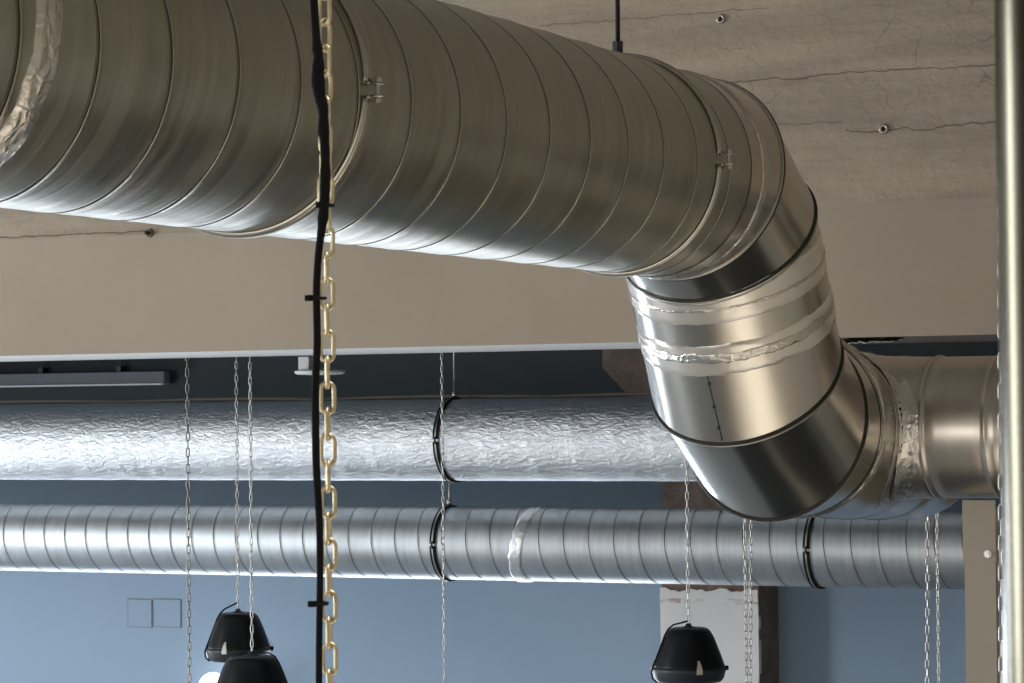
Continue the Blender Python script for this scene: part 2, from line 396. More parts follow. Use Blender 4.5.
yt = 3.185                                  # joint sealed with foil tape at the left edge of the frame
bm = tapeband(Vector((0, yt - YS, 0)), Yd, R + .002, -.032, .032, wr=.005, jag=.007, seed=1.); link('foil_tape', finish(bm, 'foil_tape'), M['tape'], t)['label'] = 'crumpled foil tape at left joint'
# straps with bolted ears and the rods that hold them
def strap(y, label, ang, rod_y=None, ears_out=.035):
    t = thing('duct_strap', label, 'pipe clamp', Vector((DX, y, ZM)), 'straps on the large duct')
    w = .014; g = .022
    def band(a0, a1):
        bm = bmesh.new(); n = 72; rows = []
        for i in range(n + 1):
            a = a0 + (a1 - a0) * i / n; c, s = math.cos(a), math.sin(a)
            rows.append([bm.verts.new((c * r_, yy, s * r_)) for r_, yy in ((R + .001, -w), (R + .008, -w), (R + .0095, -w * .6), (R + .0095, w * .6), (R + .008, w), (R + .001, w))])
        for A, B in zip(rows, rows[1:]):
            for k in range(5): bm.faces.new((A[k], A[k + 1], B[k + 1], B[k]))
        for A in (rows[0][::-1], rows[-1]): bm.faces.new(A)
        # ears, turned out at both ends
        for a in (a0, a1):
            c, s = math.cos(a), math.sin(a); rad = Vector((c, 0, s)); tn = Vector((-s, 0, c)) * (1 if a == a0 else -1)
            for q in range(1):
                pts = [rad * (R + .004) - tn * 0, rad * (R + .014) - tn * .002, rad * (R + ears_out) - tn * .004]
                for p, p2 in zip(pts, pts[1:]):
                    vv = []
                    for th in (0, .004):
                        for pp in (p, p2):
                            for yy in (-w, w): vv.append(bm.verts.new(pp + tn * th + Vector((0, yy, 0))))
                    i_ = vv
                    for fc in ((0, 1, 3, 2), (4, 6, 7, 5), (0, 2, 6, 4), (1, 5, 7, 3), (0, 4, 5, 1), (2, 3, 7, 6)): bm.faces.new([i_[k] for k in fc])
        return bm
    gap = g / 2 / R
    link('strap_band', finish(band(ang + gap, ang + PI - gap), 'strap_band'), M['band'], t)
    link('strap_band', finish(band(ang + PI + gap, ang + 2 * PI - gap), 'strap_band'), M['band'], t)
    for aa in (ang, ang + PI):
        c, s = math.cos(aa), math.sin(aa); rad = Vector((c, 0, s)); tn = Vector((-s, 0, c))
        bm = bmesh.new(); p = rad * (R + .022)
        tube([p - tn * (g / 2 + .012), p + tn * (g / 2 + .012)], .0045, bm, 8)
        nut(bm, p + tn * (g / 2 + .003), tn, .009, .007); nut(bm, p - tn * (g / 2 + .003), -tn, .009, .007)
        link('bolt', finish(bm, 'bolt', False), M['steel'], t)
    bm = bmesh.new(); tube([(0, 0, R + .006), (0, 0, ZT - ZM)], .006, bm, 10); link('hanger_rod', finish(bm, 'hanger_rod'), M['dark_steel'], t)
    bm = bmesh.new(); nut(bm, (0, 0, R + .008), (0, 0, 1), .013, .03); link('rod_nut', finish(bm, 'rod_nut', False), M['dark_steel'], t)
    return t
strap(4.115, 'galvanised strap with two bolt ears beside the black cable on the large duct', -.05)
strap(5.775, 'galvanised strap with dark threaded rod above, nearer the elbow on the large duct', .0)

# upper elbow
o = Vector((DX, YA, ZM))
t = thing('duct_elbow', 'upper segmented elbow bending the large duct downward, dark polished gores', 'duct elbow', o, 'duct elbows')
def part(name, bm, mat, t, smooth=True, label=None):
    off = Vector(t.location)
    for v in bm.verts: v.co -= off
    ob = link(name, finish(bm, name, smooth), mat, t)
    if label: ob['label'] = label
    return ob
    return ob
PA = Vector((DX, YA - .006, ZM))
RE = R + .0008
part('gore', mitre(PA, Yd, PB, nB, Yd, PA, RE), M['galv_elbow'], t)
part('gore', mitre(PB, nB, PC, nC, dirs[1], PB, RE), M['galv_elbow'], t)
PT1 = PC + dirs[2] * .135                    # lower end of the upper elbow
part('gore', mitre(PC, nC, PT1, dirs[2], dirs[2], PC, RE), M['galv_elbow'], t)
def bead(P, n, d, r_=.0042, Rr=RE + .001, mat='bead', t=None, name='seam_ring'):
    return part(name, tube(mring(P, n, d, Rr), r_, closed=True, seg=8), M[mat], t)
bead(PB, nB, Yd, t=t); bead(PC, nC, dirs[1], t=t)
bead(PB - Yd * .008, nB, Yd, .0032, mat='steel', t=t); bead(PC + dirs[2] * .01, nC, dirs[1], .0032, mat='steel', t=t)
part('foil_tape', tapeband(Vector((DX, 6.068, ZM)), Yd, RE, -.02, .024, wr=.004, jag=.004, seed=4.), M['tape'], t)
part('foil_tape', tapeband(PC, dirs[2], RE + .0005, .035, .143, wr=.0008, jag=.003, seed=6.), M['tape_smooth'], t)
part('tape_crease', tapeband(PC, dirs[2], RE + .0012, .095, .104, wr=.0028, jag=.004, seed=7., nv=6), M['tape'], t)
# lower elbow with its sleeve
o = PD.copy()
t = thing('duct_elbow', 'lower elbow under the taped collar, smooth bright sleeve turning away from camera', 'duct elbow', o, 'duct elbows')
part('sleeve', mitre(PC + dirs[2] * .134, dirs[2], PD, nD, dirs[2], PD, R + .001), M['galv_elbow'], t)
part('foil_tape', tapeband(PC, dirs[2], R + .0015, .192, .283, wr=.0014, jag=.006, seed=9.), M['tape_smooth'], t)
part('tape_crease', tapeband(PC, dirs[2], R + .002, .216, .246, wr=.003, jag=.010, seed=10., nv=8), M['tape'], t)
part('gore', mitre(PD, nD, PE, nE, dirs[3], PD, R + .001), M['galv_elbow'], t)
PF = Vector((DX, 6.93, PE.z))
part('end_collar', mitre(PE, nE, PF, Yd, Yd, PE, R + .001), M['galv_elbow'], t)
bead(PD, nD, dirs[2], .0048, R + .002, t=t); bead(PD + dirs[3] * .010, nD, dirs[2], .003, R + .002, mat='steel', t=t)
bead(PE, nE, dirs[3], .0045, R + .002, t=t); bead(PE + Yd * .009, nE, dirs[3], .0028, R + .002, mat='steel', t=t)
# lengthwise lock seam with rivets on the sleeve
e = dirs[2]
def on_cyl(P, d, ang, s, Rr, back=BK):
    e1 = (back - d * back.dot(d)).normalized(); e2 = d.cross(e1); return P + d * s + (e1 * math.cos(ang) + e2 * math.sin(ang)) * Rr
best = None
for k in range(360):
    a = 2 * PI * k / 360; q = on_cyl(PC, e, a, .33, R); v = q - EYE
    px = CX + F * v.dot(RT) / v.dot(FW)
    if (q - (PC + e * .33)).dot(v) < 0:
        sc = abs(px - 712)
        if best is None or sc < best[0]: best = (sc, a)
as_ = best[1]
bm = tube([on_cyl(PC, e, as_ + .012 * math.sin(s * 9), s, R + .0015) for s in lin(.280, .462, 10)], .0016, seg=6)
part('lock_seam', bm, M['bead'], t)
for s in (.30, .365, .425):
    bm = bmesh.new(); nut(bm, on_cyl(PC, e, as_, s, R), (on_cyl(PC, e, as_, s, R) - (PC + e * s)), .0045, .004); part('rivet', bm, M['bead'], t, False)

# tee: the run goes on a little under the beam and the branch leaves it to the right through a taped saddle
YBR, RB, ZBR = 7.278, .195, H - .047
o = Vector((DX, PF.y, PE.z))
t = thing('duct_tee', 'foil-patched tee below the beam edge, joining the lower elbow and the branch duct', 'duct tee', o)
TP = [(6.915, .2525), (6.96, .2525), (7.0, .248), (7.06, .238), (7.12, .230), (7.18, .227), (7.24, .227), (7.30, .2285), (7.315, .2325), (7.33, .2285), (7.42, .231), (7.55, .235), (7.60, .2365), (7.612, .241), (7.625, .2365), (7.75, .240), (7.86, .243), (7.885, .247), (7.90, .247), (7.915, .240), (7.92, .18)]
def tz(y): return PE.z - .040 * min(1, max(0, (y - 6.98) / .2)) - .010 * max(0, (y - 7.18) / .7)
def tcx(y): return DX + max(0, .25 - tr(y)) * (1 if y < 7.5 else .6)
def tr(y):
    for (a, ra), (b, rb) in zip(TP, TP[1:]):
        if a <= y <= b: return ra + (rb - ra) * (y - a) / (b - a)
    return TP[0][1] if y < TP[0][0] else TP[-1][1]
def fn(u, v):
    y, r_ = v; a = 2 * PI * u + PI; return Vector((tcx(min(y, 7.9)) + r_ * math.cos(a), y, tz(y) + r_ * math.sin(a))), (a * .25, y)
part('tee_body', grid(fn, lin(0, 1, 96), TP + [(7.92, .0005)]), M['galv_elbow'], t)
def sadx(y, z, add=0.):
    q = tr(y) ** 2 - (z - tz(y)) ** 2; return tcx(y) + math.sqrt(max(q, .0004)) + add
def saddle(u, rho, add=0.):
    a = 2 * PI * u; y, z = YBR + rho * math.cos(a), ZBR + rho * math.sin(a); return Vector((sadx(y, z, add), y, z))
# short branch collar cut to the saddle
xc0 = DX + .29
def fn(u, v):
    a = 2 * PI * u; p = saddle(u, RB + .001, -.004); fl = .016 * (1 - v) ** 3
    return Vector((p.x + (xc0 - p.x) * v, p.y + fl * math.cos(a), p.z + fl * math.sin(a))), (a * RB, p.x + (xc0 - p.x) * v)
part('branch_collar', grid(fn, lin(0, 1, 128), [0, .05, .1, .2, .35, .6, 1]), M['galv_branch'], t)
# crumpled foil over both sides of the saddle
def fn(u, v):
    a = 2 * PI * u; c, s_ = math.cos(a), math.sin(a); rho = RB + .004 + .034 * v + .008 * v * rnd3(c * 5, s_ * 5, 3.)
    h = .003 + .006 * abs(rnd3(c * 9, s_ * 9, v * 3)) * min(1, 5 * (1 - v)) if v < 1 else .0006
    return saddle(u, rho, h), (a * .2, v * .05)
part('foil_tape', grid(fn, lin(0, 1, 160), lin(0, 1, 7)), M['tape'], t)
def fn(u, v):
    a = 2 * PI * u; c, s_ = math.cos(a), math.sin(a); p = saddle(u, RB + .001, 0.)
    rr = RB + .016 * (1 - v) ** 3 + .0025 + .005 * abs(rnd3(c * 9, s_ * 9, 5 + v * 3)) * min(1, 5 * (1 - v))
    if v == 1: rr = RB + .0015
    x = p.x + .002 + (.055 + .008 * rnd3(c * 4, s_ * 4, 9)) * v
    return Vector((x, YBR + rr * c, ZBR + rr * s_)), (a * .2, v * .06)
part('foil_tape', grid(fn, lin(0, 1, 160), lin(0, 1, 8)), M['tape'], t)
part('foil_tape', tapeband(Vector((DX, 6.955, PE.z)), Yd, R + .002, -.022, .022, wr=.006, jag=.006, seed=31.), M['tape'], t)
us_ = lin(.30, .58, 44)
bm = tube([saddle(u, RB + .012 + .008 * rnd3(k * .3, 0, 0), .010) for k, u in enumerate(us_)], [.0008 + .0045 * abs(rnd3(k * .5, 4, 2)) for k in range(45)], seg=6)
part('sealant', bm, M['bead'], t, label='black sealant smear in the saddle')

# branch duct to the right
xa = DX + .27; XE = 0.2
o = Vector((xa, YBR, ZBR))
t = thing('branch_duct', 'short horizontal galvanised duct at right, running behind the polished pipe', 'duct', o)
xr1 = at(919, 430, YBR - RB).x; xr2 = at(983, 430, YBR - RB).x
xs = [(xa, 0), (xr1 - .008, 0), (xr1 - .005, -.002), (xr1, .005), (xr1 + .006, .005), (xr1 + .011, -.002), (xr1 + .015, 0)]
xs += [(xr1 + .015 + (xr2 - xr1 - .03) * k / 5, 0) for k in range(1, 6)] + [(xr2 - .006, -.002), (xr2, .005), (xr2 + .006, .005), (xr2 + .011, -.001), (xr2 + .022, .004), (xr2 + .03, 0)]
xx = xr2 + .03
while xx < XE: xx += .1; xs.append((xx, 0))
def fn(u, v):
    a = 2 * PI * u; return Vector((v[0], YBR + (RB + v[1]) * math.cos(a), ZBR + (RB + v[1]) * math.sin(a))), (a * RB, v[0])
part('duct_shell', grid(fn, lin(0, 1, 96), xs), M['galv_branch'], t)
for (px, py) in ((911, 453), (914, 472)):
    q = at(px, py, YBR - RB); dz = q.z - ZBR; yy = YBR - math.sqrt(max(RB * RB - dz * dz, 0)); q = at(px, py, yy); n_ = Vector((0, yy - YBR, dz)).normalized()
    bm = bmesh.new(); nut(bm, q + n_ * .001, n_, .006, .007); tube([q, q + n_ * .003], .010, bm, 12); part('screw', bm, M['steel'], t, False)

# ------------------------------------------------------------------ the two ducts at the back
YD = 10.4
def zx(x, y, Y=YD): return at(x, y, Y).z
RU = (zx(640, 397) - zx(640, 481)) / 2; ZU = (zx(640, 397) + zx(640, 481)) / 2
RL = (zx(480, 507.2) - zx(480, 580)) / 2; ZL = (zx(480, 507.2) + zx(480, 580)) / 2
XL_, XR_ = -10.5, -.5
o = Vector((XL_, YD, ZU)); xd = Vector((1, 0, 0)); bk = Vector((0, 1, 0))
t = thing('wrapped_duct', 'upper back duct wrapped in wrinkled bright aluminium foil', 'duct', o, None)
def wrapfn(u, v):
    s, h = v; a = 2 * PI * u; ax = s + .17 * u + .012 * rnd3(math.cos(a) * 3, math.sin(a) * 3, s * 3)
    r_ = RU + h + (.0015) * rnd3(math.cos(a) * 7, math.sin(a) * 7, ax * 9) + (.0006) * rnd3(math.cos(a) * 20, math.sin(a) * 20, ax * 30)
    return o + xd * ax + (bk * math.cos(a) + xd.cross(bk) * math.sin(a)) * r_, (a * RU, ax)
vs = []; s = 0
while s < XR_ - XL_:
    vs += [(s, 0), (s + .004, .0008), (s + .02, .0007)] + [(s + .02 + .15 * q, .0007 * (1 - q)) for q in (.2, .4, .6, .8)]; s += .19 + .02 * math.sin(s * 5)
part('foil_wrap', grid(wrapfn, lin(0, 1, 72), vs), M['foil_wrap'], t)
o = Vector((XL_, YD, ZL))
t = thing('spiral_duct', 'lower back spiral duct, bare galvanised, just under the foil-wrapped duct', 'duct', o, None)
bm = spiral(o, xd, RL, XR_ - XL_, (.1135), .03, 1, seg=72, back=bk, ridge=.0007, groove=.0012, width=.0065)
part('duct_shell', bm, M['galv_back'], t).data.materials.append(M['seam_shade'])
xj = at(516, 540, YD - RL).x
part('foil_tape', tapeband(Vector((xj, YD, ZL)), xd, RL + .003, -.03, .03, seg=96, wr=.0008, jag=.005, seed=20., back=bk, slope=lambda a: .03 * math.sin(a)), M['foil_pale'], t, label='pale band of foil tape')

def clamp(px, Zc, Rc, label, rod_to=None, rod_from=None):
    x = at(px, 440, YD - Rc).x
    t = thing('pipe_clamp', label, 'pipe clamp', Vector((x, YD, Zc)), 'black-lined pipe clamps on the back ducts')
    for s_ in (1, -1):
        bm = bmesh.new(); n = 40; rows = []
        for i in range(n + 1):
            a = (.03 + (PI - .06) * i / n) * s_ + (PI / 2) - (PI / 2)
            c, sn = math.cos(a), math.sin(a)
            # halves meet at front and back
            rows.append([bm.verts.new((dx, -c * (Rc + h), sn * (Rc + h))) for dx, h in ((-.013, .002), (-.013, .008), (.013, .008), (.013, .002))])
        for A, B in zip(rows, rows[1:]):
            for k in range(4): bm.faces.new((A[k], A[(k + 1) % 4], B[(k + 1) % 4], B[k]))
        bm.faces.new(rows[0]); bm.faces.new(rows[-1][::-1])
        bmesh.ops.recalc_face_normals(bm, faces=bm.faces)
        h_ = link('clamp_half', finish(bm, 'clamp_half', False), M['black'], t)
        bm = bmesh.new(); rows = []
        for i in range(n + 1):
            a = (.04 + (PI - .08) * i / n) * s_; c, sn = math.cos(a), math.sin(a)
            rows.append([bm.verts.new((dx, -c * (Rc + h), sn * (Rc + h))) for dx, h in ((-.003, .008), (-.003, .0095), (.003, .0095), (.003, .008))])
        for A, B in zip(rows, rows[1:]):
            for k in range(4): bm.faces.new((A[k], A[(k + 1) % 4], B[(k + 1) % 4], B[k]))
        bmesh.ops.recalc_face_normals(bm, faces=bm.faces)
        link('steel_strip', finish(bm, 'steel_strip', False), M['steel'], h_)
    for yy in (-(Rc + .012), (Rc + .012)):
        bm = bmesh.new(); tube([(0, yy, -.016), (0, yy, .016)], .005, bm, 8); nut(bm, (0, yy, .008), (0, 0, 1), .008, .006); link('clamp_screw', finish(bm, 'clamp_screw', False), M['dark_steel'], t)
    if rod_to is not None:
        bm = bmesh.new(); tube([(0, 0, Rc + .008), (0, 0, rod_to - Zc)], .0045, bm, 8); nut(bm, (0, 0, Rc + .009), (0, 0, 1), .012, .022); link('hanger_rod', finish(bm, 'hanger_rod'), M['steel'], t)
    return t
clamp(436, ZU, RU, 'black-lined clamp with hanger rod on the foil-wrapped back duct', H + .62)
clamp(432, ZL, RL, 'black-lined clamp on lower back duct, directly below the other clamp', ZU - RU - .012)
clamp(805, ZL, RL, 'black-lined clamp on lower back duct, right of the white column', ZU - RU - .002)
# brown cable lying along the top of the wrapped duct
pts = []
for i in range(81):
    x = -10.3 + 9.6 * i / 80; pts.append((x, YD + .06, ZU + math.sqrt(RU ** 2 - .06 ** 2) + .017 + .008 * abs(math.sin(i * .35)) ))
tag(link('cable', finish(tube(pts, .008, seg=8), 'cable'), M['cable']), 'thin brown cable lying along the top of the foil-wrapped duct', 'cable')

# ------------------------------------------------------------------ chains
def link_mesh(pitch, width, wire, seg=8):
    hl = pitch / 2 + wire * .5 - width / 2 + wire * .5; r_ = width / 2 - wire / 2; pts = []
    hl = max(pitch / 2 + wire / 2 - r_, 0)
    for k in range(9): a = PI * k / 8; pts.append((r_ * math.cos(a), 0, hl + r_ * math.sin(a)))
    for k in range(9): a = PI + PI * k / 8; pts.append((r_ * math.cos(a), 0, -hl + r_ * math.sin(a)))
    return finish(tube(pts, wire / 2, closed=True, seg=seg), 'link')
LM = {}
def chain(top, bot, pitch, width, wire, mat, label, rot0=.3, seg=6, group='thin hanging chains', twist=.0):
    key = (pitch, width, wire, mat)
    if key not in LM: LM[key] = link_mesh(pitch, width, wire, seg); LM[key].materials.append(M[mat])
    me = LM[key]; top = Vector(top); bot = Vector(bot); ln = (bot - top).length; n = int(round(ln / pitch)); d = (bot - top).normalized()
    t = thing('hanging_chain', label, 'chain', top, group)
    q = Vector((0, 0, -1)).rotation_difference(d)
    for k in range(n):
        o = bpy.data.objects.new('chain_link', me); C.objects.link(o); o.parent = t
        o.location = d * (pitch * (k + .5)); o.rotation_mode = 'QUATERNION'
        o.rotation_quaternion = q @ Quaternion((0, 0, 1), rot0 + (.75 * max(0, min(1, (11 - k) / 4)) if group is None else 0) + (PI / 2 if k % 2 else 0) + random.uniform(-.18, .18) + twist * k)
    return t
CYV = 29 * PI / 180
def vchain(px, py0, py1, Y, pitch, width, wire, mat, label, ztop=None, rot0=.3, twist=0., px1=None):
    a = at(px, py0, Y); b_ = at(px if px1 is None else px1, py1, Y)
    a = Vector((b_.x if px1 is None else a.x, Y, a.z))
    if px1 is None: a.x = at(px, (py0 + py1) / 2, Y).x; b_.x = a.x
    if ztop: a.z = ztop
    return chain(a, b_, pitch, width, wire, mat, label, rot0, twist=twist)
ZBT = ZB + .10                              # the thin chains run up out of sight behind the beam
YC = 9.75
vchain(188.5, 350, 770, YC, .034, .0185, .0052, 'chain_dark', 'leftmost thin dull chain, left of the pair of black pendant lamps', ZBT, .5)
vchain(443.5, 350, 770, YC, .024, .0125, .0038, 'chain', 'thin pale chain hanging in front of the two black pipe clamps', ZBT, .7)
vchain(746, 480, 770, YC, .0275, .0145, .0042, 'chain', 'left chain of the close pair in front of the white column', None, .9)
vchain(751, 480, 770, YC, .0275, .0145, .0042, 'chain', 'right chain of the close pair in front of the white column', None, .4, px1=750)
vchain(928, 470, 770, 8.6 - .2, .0275, .0145, .0042, 'chain', 'left chain of the pair beside the beige post', None, .35, px1=927)
vchain(936.5, 470, 770, 8.6 - .2, .0225, .012, .0036, 'chain', 'right chain of the pair beside the beige post', None, .8, px1=940)
vchain(1000.5, -40, 790, 5.0, .0285, .016, .0036, 'chain', 'pale chain hanging against the left edge of the polished pipe', None, .15, px1=1003)

# brass-coloured chain with black cable in the foreground
DF = 3.19
a = atd(325.5, -31.2, DF); b_ = atd(329, 765, DF); yy = a.y
zt, zb = a.z, b_.z; cx = (a.x + b_.x) / 2; cyy = (a.y + b_.y) / 2
tch = chain(Vector((cx, cyy, zt)), Vector((cx, cyy, zb)), (.0305), .021, .0053, 'brass', 'thick brass-coloured chain hanging in the foreground beside the black cable', .45, seg=10, group=None)
bm = bmesh.new(); tube([(0, 0, -.004), (0, 0, ZT - zt)], .004, bm, 8); link('hanger_rod', finish(bm, 'hanger_rod'), M['steel'], tch)
cab = [(314, -14, 4.2), (314, 0, 4.2), (315.5, 25, 4.2), (317, 45, 4.4), (318.5, 60, 5), (318, 75, 6), (318.5, 85, 6.4), (320, 97, 5.2), (322.5, 106, 5.4), (323.5, 116, 4.6), (323.5, 132, 5.6), (324.5, 140, 4.4), (325.3, 160, 4.6), (325.3, 180, 4.8), (324.5, 200, 5.0), (323, 218, 4.6), (320.5, 238, 4), (318.6, 253, 3.9), (316.8, 280, 3.9), (316.5, 298, 3.9), (317, 325, 3.9), (317.2, 344, 3.9), (316.2, 365, 4), (315.5, 390, 4.1), (315.4, 413, 4.1), (315.8, 440, 4.1), (316.4, 466, 4), (317.6, 490, 3.9), (318.8, 510, 3.8), (319.8, 535, 3.7), (320, 556, 3.6), (320, 580, 3.5), (319.7, 604, 3.5), (319.2, 640, 3.5), (319, 663, 3.5), (319, 700, 3.5), (319.6, 765, 3.5)]
DCB = 3.150
pts = [atd(x, y, DCB) for x, y, w in cab]; base = pts[0].copy()
top_ = Vector((pts[0].x, pts[0].y, ZT))
# smooth resample
def cr(p0, p1, p2, p3, t): return 0.5 * ((2 * p1) + (p2 - p0) * t + (2 * p0 - 5 * p1 + 4 * p2 - p3) * t * t + (3 * p1 - p0 - 3 * p2 + p3) * t ** 3)
sp, sr = [], []
for i in range(len(pts) - 1):
    q = [pts[max(i - 1, 0)], pts[i], pts[i + 1], pts[min(i + 2, len(pts) - 1)]]
    for k in range(4):
        sp.append(cr(*q, k / 4)); w = cab[i][2] + (cab[i + 1][2] - cab[i][2]) * k / 4; w = w * 1.12 + 1.3 * rnd3(i * 1.7 + k * .43, 3, 8) if 2 < i < 16 else w; sr.append(w * DCB / F)
t = thing('electric_cable', 'black lumpy-taped cable hanging in the foreground along the brass-coloured chain', 'cable', base)
sp.insert(0, top_); sr.insert(0, sr[0])
part('cable_sheath', tube(sp, sr, seg=12), M['black'], t)
def ring_tie(px, py, x0, x1, tilt=0):
    bm = bmesh.new(); c = atd(px, py, DCB); n = 28; pts = []
    for k in range(n):
        a = 2 * PI * k / n; pts.append(c + RT * (math.cos(a) * (x1 - x0) / 2 * DCB / F + ((x0 + x1) / 2 - px) * DCB / F) + FW * (math.sin(a) * .012 + .008))
    tube(pts, .0019, bm, 8, closed=True)
    box(bm, c + RT * ((x0 - px + 1) * DCB / F) - Vector((.004, .004, .0035)), c + RT * ((x0 - px + 1) * DCB / F) + Vector((.004, .004, .0035)), bev=.001)
    part('cable_tie', bm, M['black'], t)
ring_tie(316.5, 298, 308, 325); ring_tie(319.7, 604, 311, 327); ring_tie(324.5, 205, 319, 333)

# ------------------------------------------------------------------ pendant lamps
def lamp(pxc, ytop, Y, dia, label, chain_px, chain_label, cord_side=-1, clip_ang=.0, ztop=None, cord_top=14):
    c = at(pxc, ytop, Y); s = dia / .28
    t = thing('pendant_lamp', label, 'lamp', c, 'black bell pendant lamps')
    r0 = .14 * s
    prof = [(.001, -.002 * s), (.060 * s, -.002 * s), (.073 * s, -.006 * s), (.084 * s, -.016 * s), (.097 * s, -.04 * s), (.111 * s, -.075 * s), (.125 * s, -.112 * s), (.135 * s, -.142 * s), (.138 * s, -.152 * s)]
    inner = [(.134 * s, -.152 * s), (.118 * s, -.112 * s), (.10 * s, -.075 * s), (.06 * s, -.02 * s), (.001, -.016 * s)]
    link('lamp_shade', finish(lathe(prof + inner, 48), 'lamp_shade'), M['lamp'], t)
    ring = [(.136 * s, -.150 * s), (.142 * s, -.152 * s), (.142 * s, -.162 * s), (.138 * s, -.172 * s), (.133 * s, -.192 * s), (.122 * s, -.205 * s), (.115 * s, -.205 * s), (.122 * s, -.19 * s), (.130 * s, -.165 * s)]
    link('rim_ring', finish(lathe(ring, 48), 'rim_ring'), M['lamp_ring'], t)
    gl = [(.085 * s * math.cos(a), -.160 * s - .034 * s * math.sin(a)) for a in lin(0, PI / 2 - .01, 8)]
    link('glass_globe', finish(lathe(gl, 32), 'glass_globe'), M['glow'], t)
    cp = [(.004, .014 * s), (.010 * s, .012 * s), (.013 * s, .004 * s), (.026 * s, .001 * s), (.03 * s, -.003 * s)]
    link('top_cap', finish(lathe(cp, 20), 'top_cap'), M['lamp_ring'], t)
    view = Vector((-c.x, -c.y, 0)).normalized(); side = Vector((view.y * -1, view.x, 0))
    def dirv(a): return view * math.cos(a) + Vector((RT.x, RT.y, 0)).normalized() * math.sin(a)
    for a in (clip_ang, clip_ang + 2 * PI / 3, clip_ang + 4 * PI / 3):
        bm = bmesh.new(); dv = dirv(a); tn = Vector((-dv.y, dv.x, 0)); vs_ = []
        pf = [(.130 * s, -.118 * s, .004), (.1385 * s, -.128 * s, .006), (.1445 * s, -.150 * s, .011), (.1455 * s, -.166 * s, .012), (.140 * s, -.170 * s, .012)]
        for th in (.0, .003):
            vs_.append([[bm.verts.new(dv * (r_ + th) + tn * (w_ * sg * s) + Vector((0, 0, z_))) for sg in (-1, 1)] for r_, z_, w_ in pf])
        for k in range(len(pf) - 1):
            for lay_ in vs_: bm.faces.new((lay_[k][0], lay_[k][1], lay_[k + 1][1], lay_[k + 1][0]))
            for sg in (0, 1): bm.faces.new((vs_[0][k][sg], vs_[1][k][sg], vs_[1][k + 1][sg], vs_[0][k + 1][sg]))
        bmesh.ops.recalc_face_normals(bm, faces=bm.faces)
        link('spring_clip', finish(bm, 'spring_clip', False), M['clip'], t)
    dv = dirv(PI / 2 * .95)
    bm = bmesh.new(); tube([dv * (.138 * s), dv * (.151 * s)], .009 * s, bm, 12); link('hinge_knob', finish(bm, 'hinge_knob'), M['lamp'], t).location = (0, 0, -.155 * s)
    # cord looping from the chain over the shade
    dv = dirv(PI / 2 * .8 * cord_side); pts = []
    ch = cord_top * (Vector(c) - EYE).dot(FW) / F
    for r_, z_ in ((.004, ch), (.03 * s, ch * .72), (.06 * s, ch * .25 + .005), (.080 * s, -.004 * s), (.094 * s, -.026 * s), (.115 * s, -.08 * s), (.138 * s, -.135 * s), (.150 * s, -.165 * s), (.146 * s, -.19 * s), (.128 * s, -.205 * s)):
        pts.append(dv * r_ + Vector((0, 0, z_)))
    link('power_cord', finish(tube(pts, .0035, seg=8), 'power_cord'), M['black'], t)
    tp = Vector((c.x, c.y, ztop)) if ztop else Vector((c.x, c.y, at(pxc, chain_px, Y).z))
    chain(tp, c + Vector((0, 0, .012 * s)), .0275 if dia < .285 else .03, .0150, .0044, 'chain', chain_label, .6 if cord_side < 0 else .2)
    return t
lamp(238, 612, 9.9, .278, 'black bell pendant lamp at left, behind and above the other one', 340, 'thin chain holding the left lamp that hangs behind', -1, -.42, ZBT, 9)
lamp(252, 655, 9.62, .35, 'black bell pendant lamp at left, the lower one cut off by the frame', 340, 'thin chain holding the lower left lamp in front', 1, .9, ZBT, 4)
lamp(688.5, 627, 9.8, .285, 'black bell pendant lamp in front of the white column', 340, 'thin chain holding the lamp before the white column', -1, .28, at(688, 430, 9.8).z, 6)

# ------------------------------------------------------------------ post, pipe and small fittings
# beige channel post under the branch duct
YPO = 7.22
xa_, xb_ = at(964.5, 590, YPO).x, at(995.5, 590, YPO).x; ztp = ZBR - RB - .003
t = thing('support_post', 'beige steel channel post standing under the branch duct at right', 'post', Vector(((xa_ + xb_) / 2, YPO + .03, 0)))
bm = bmesh.new(); zl = at(980, 562, YPO).z
box(bm, (xa_, YPO + .004, 0), (xb_, YPO + .009, ztp - .02)); box(bm, (xa_, YPO + .009, 0), (xa_ + .004, YPO + .075, ztp - .02)); box(bm, (xb_ - .004, YPO + .009, 0), (xb_, YPO + .03, ztp - .02))
part('channel', bm, M['post'], t, False)
bm = bmesh.new(); box(bm, (xa_ - .003, YPO - .001, zl), (xb_ + .003, YPO + .004, ztp), bev=.0012); box(bm, (xb_ - .002, YPO + .004, zl), (xb_ + .003, YPO + .03, at(980, 535, YPO).z)); part('bracket_plate', bm, M['post'], t, False)
q = at(988, 554, YPO); bm = bmesh.new(); tube([q, q + Vector((0, -.005, 0))], .010, bm, 16); nut(bm, q + Vector((0, -.004, 0)), (0, -1, 0), .0068, .007); part('bolt', bm, M['steel'], t, False)
bm = bmesh.new(); box(bm, (xa_ - .05, YPO - .04, 0), (xb_ + .05, YPO + .12, .012), bev=.003); part('base_plate', bm, M['post'], t, False)
# polished pipe close to the camera at the right edge
DP = 1.35; rp = .05
c = atd(1001, 341, DP) + RT * (rp * .995)
bm = bmesh.new(); tube([(0, 0, 0), (0, 0, ZT)], rp, bm, 64)
t = thing('vertical_pipe', 'polished vertical metal pipe close to camera along the right frame edge', 'pipe', Vector((c.x, c.y, 0)))
link('pipe_tube', finish(bm, 'pipe_tube'), M['pipe'], t)
link('floor_flange', finish(lathe([(rp, .02), (rp + .03, .018), (rp + .035, .0)], 48), 'floor_flange'), M['steel'], t)
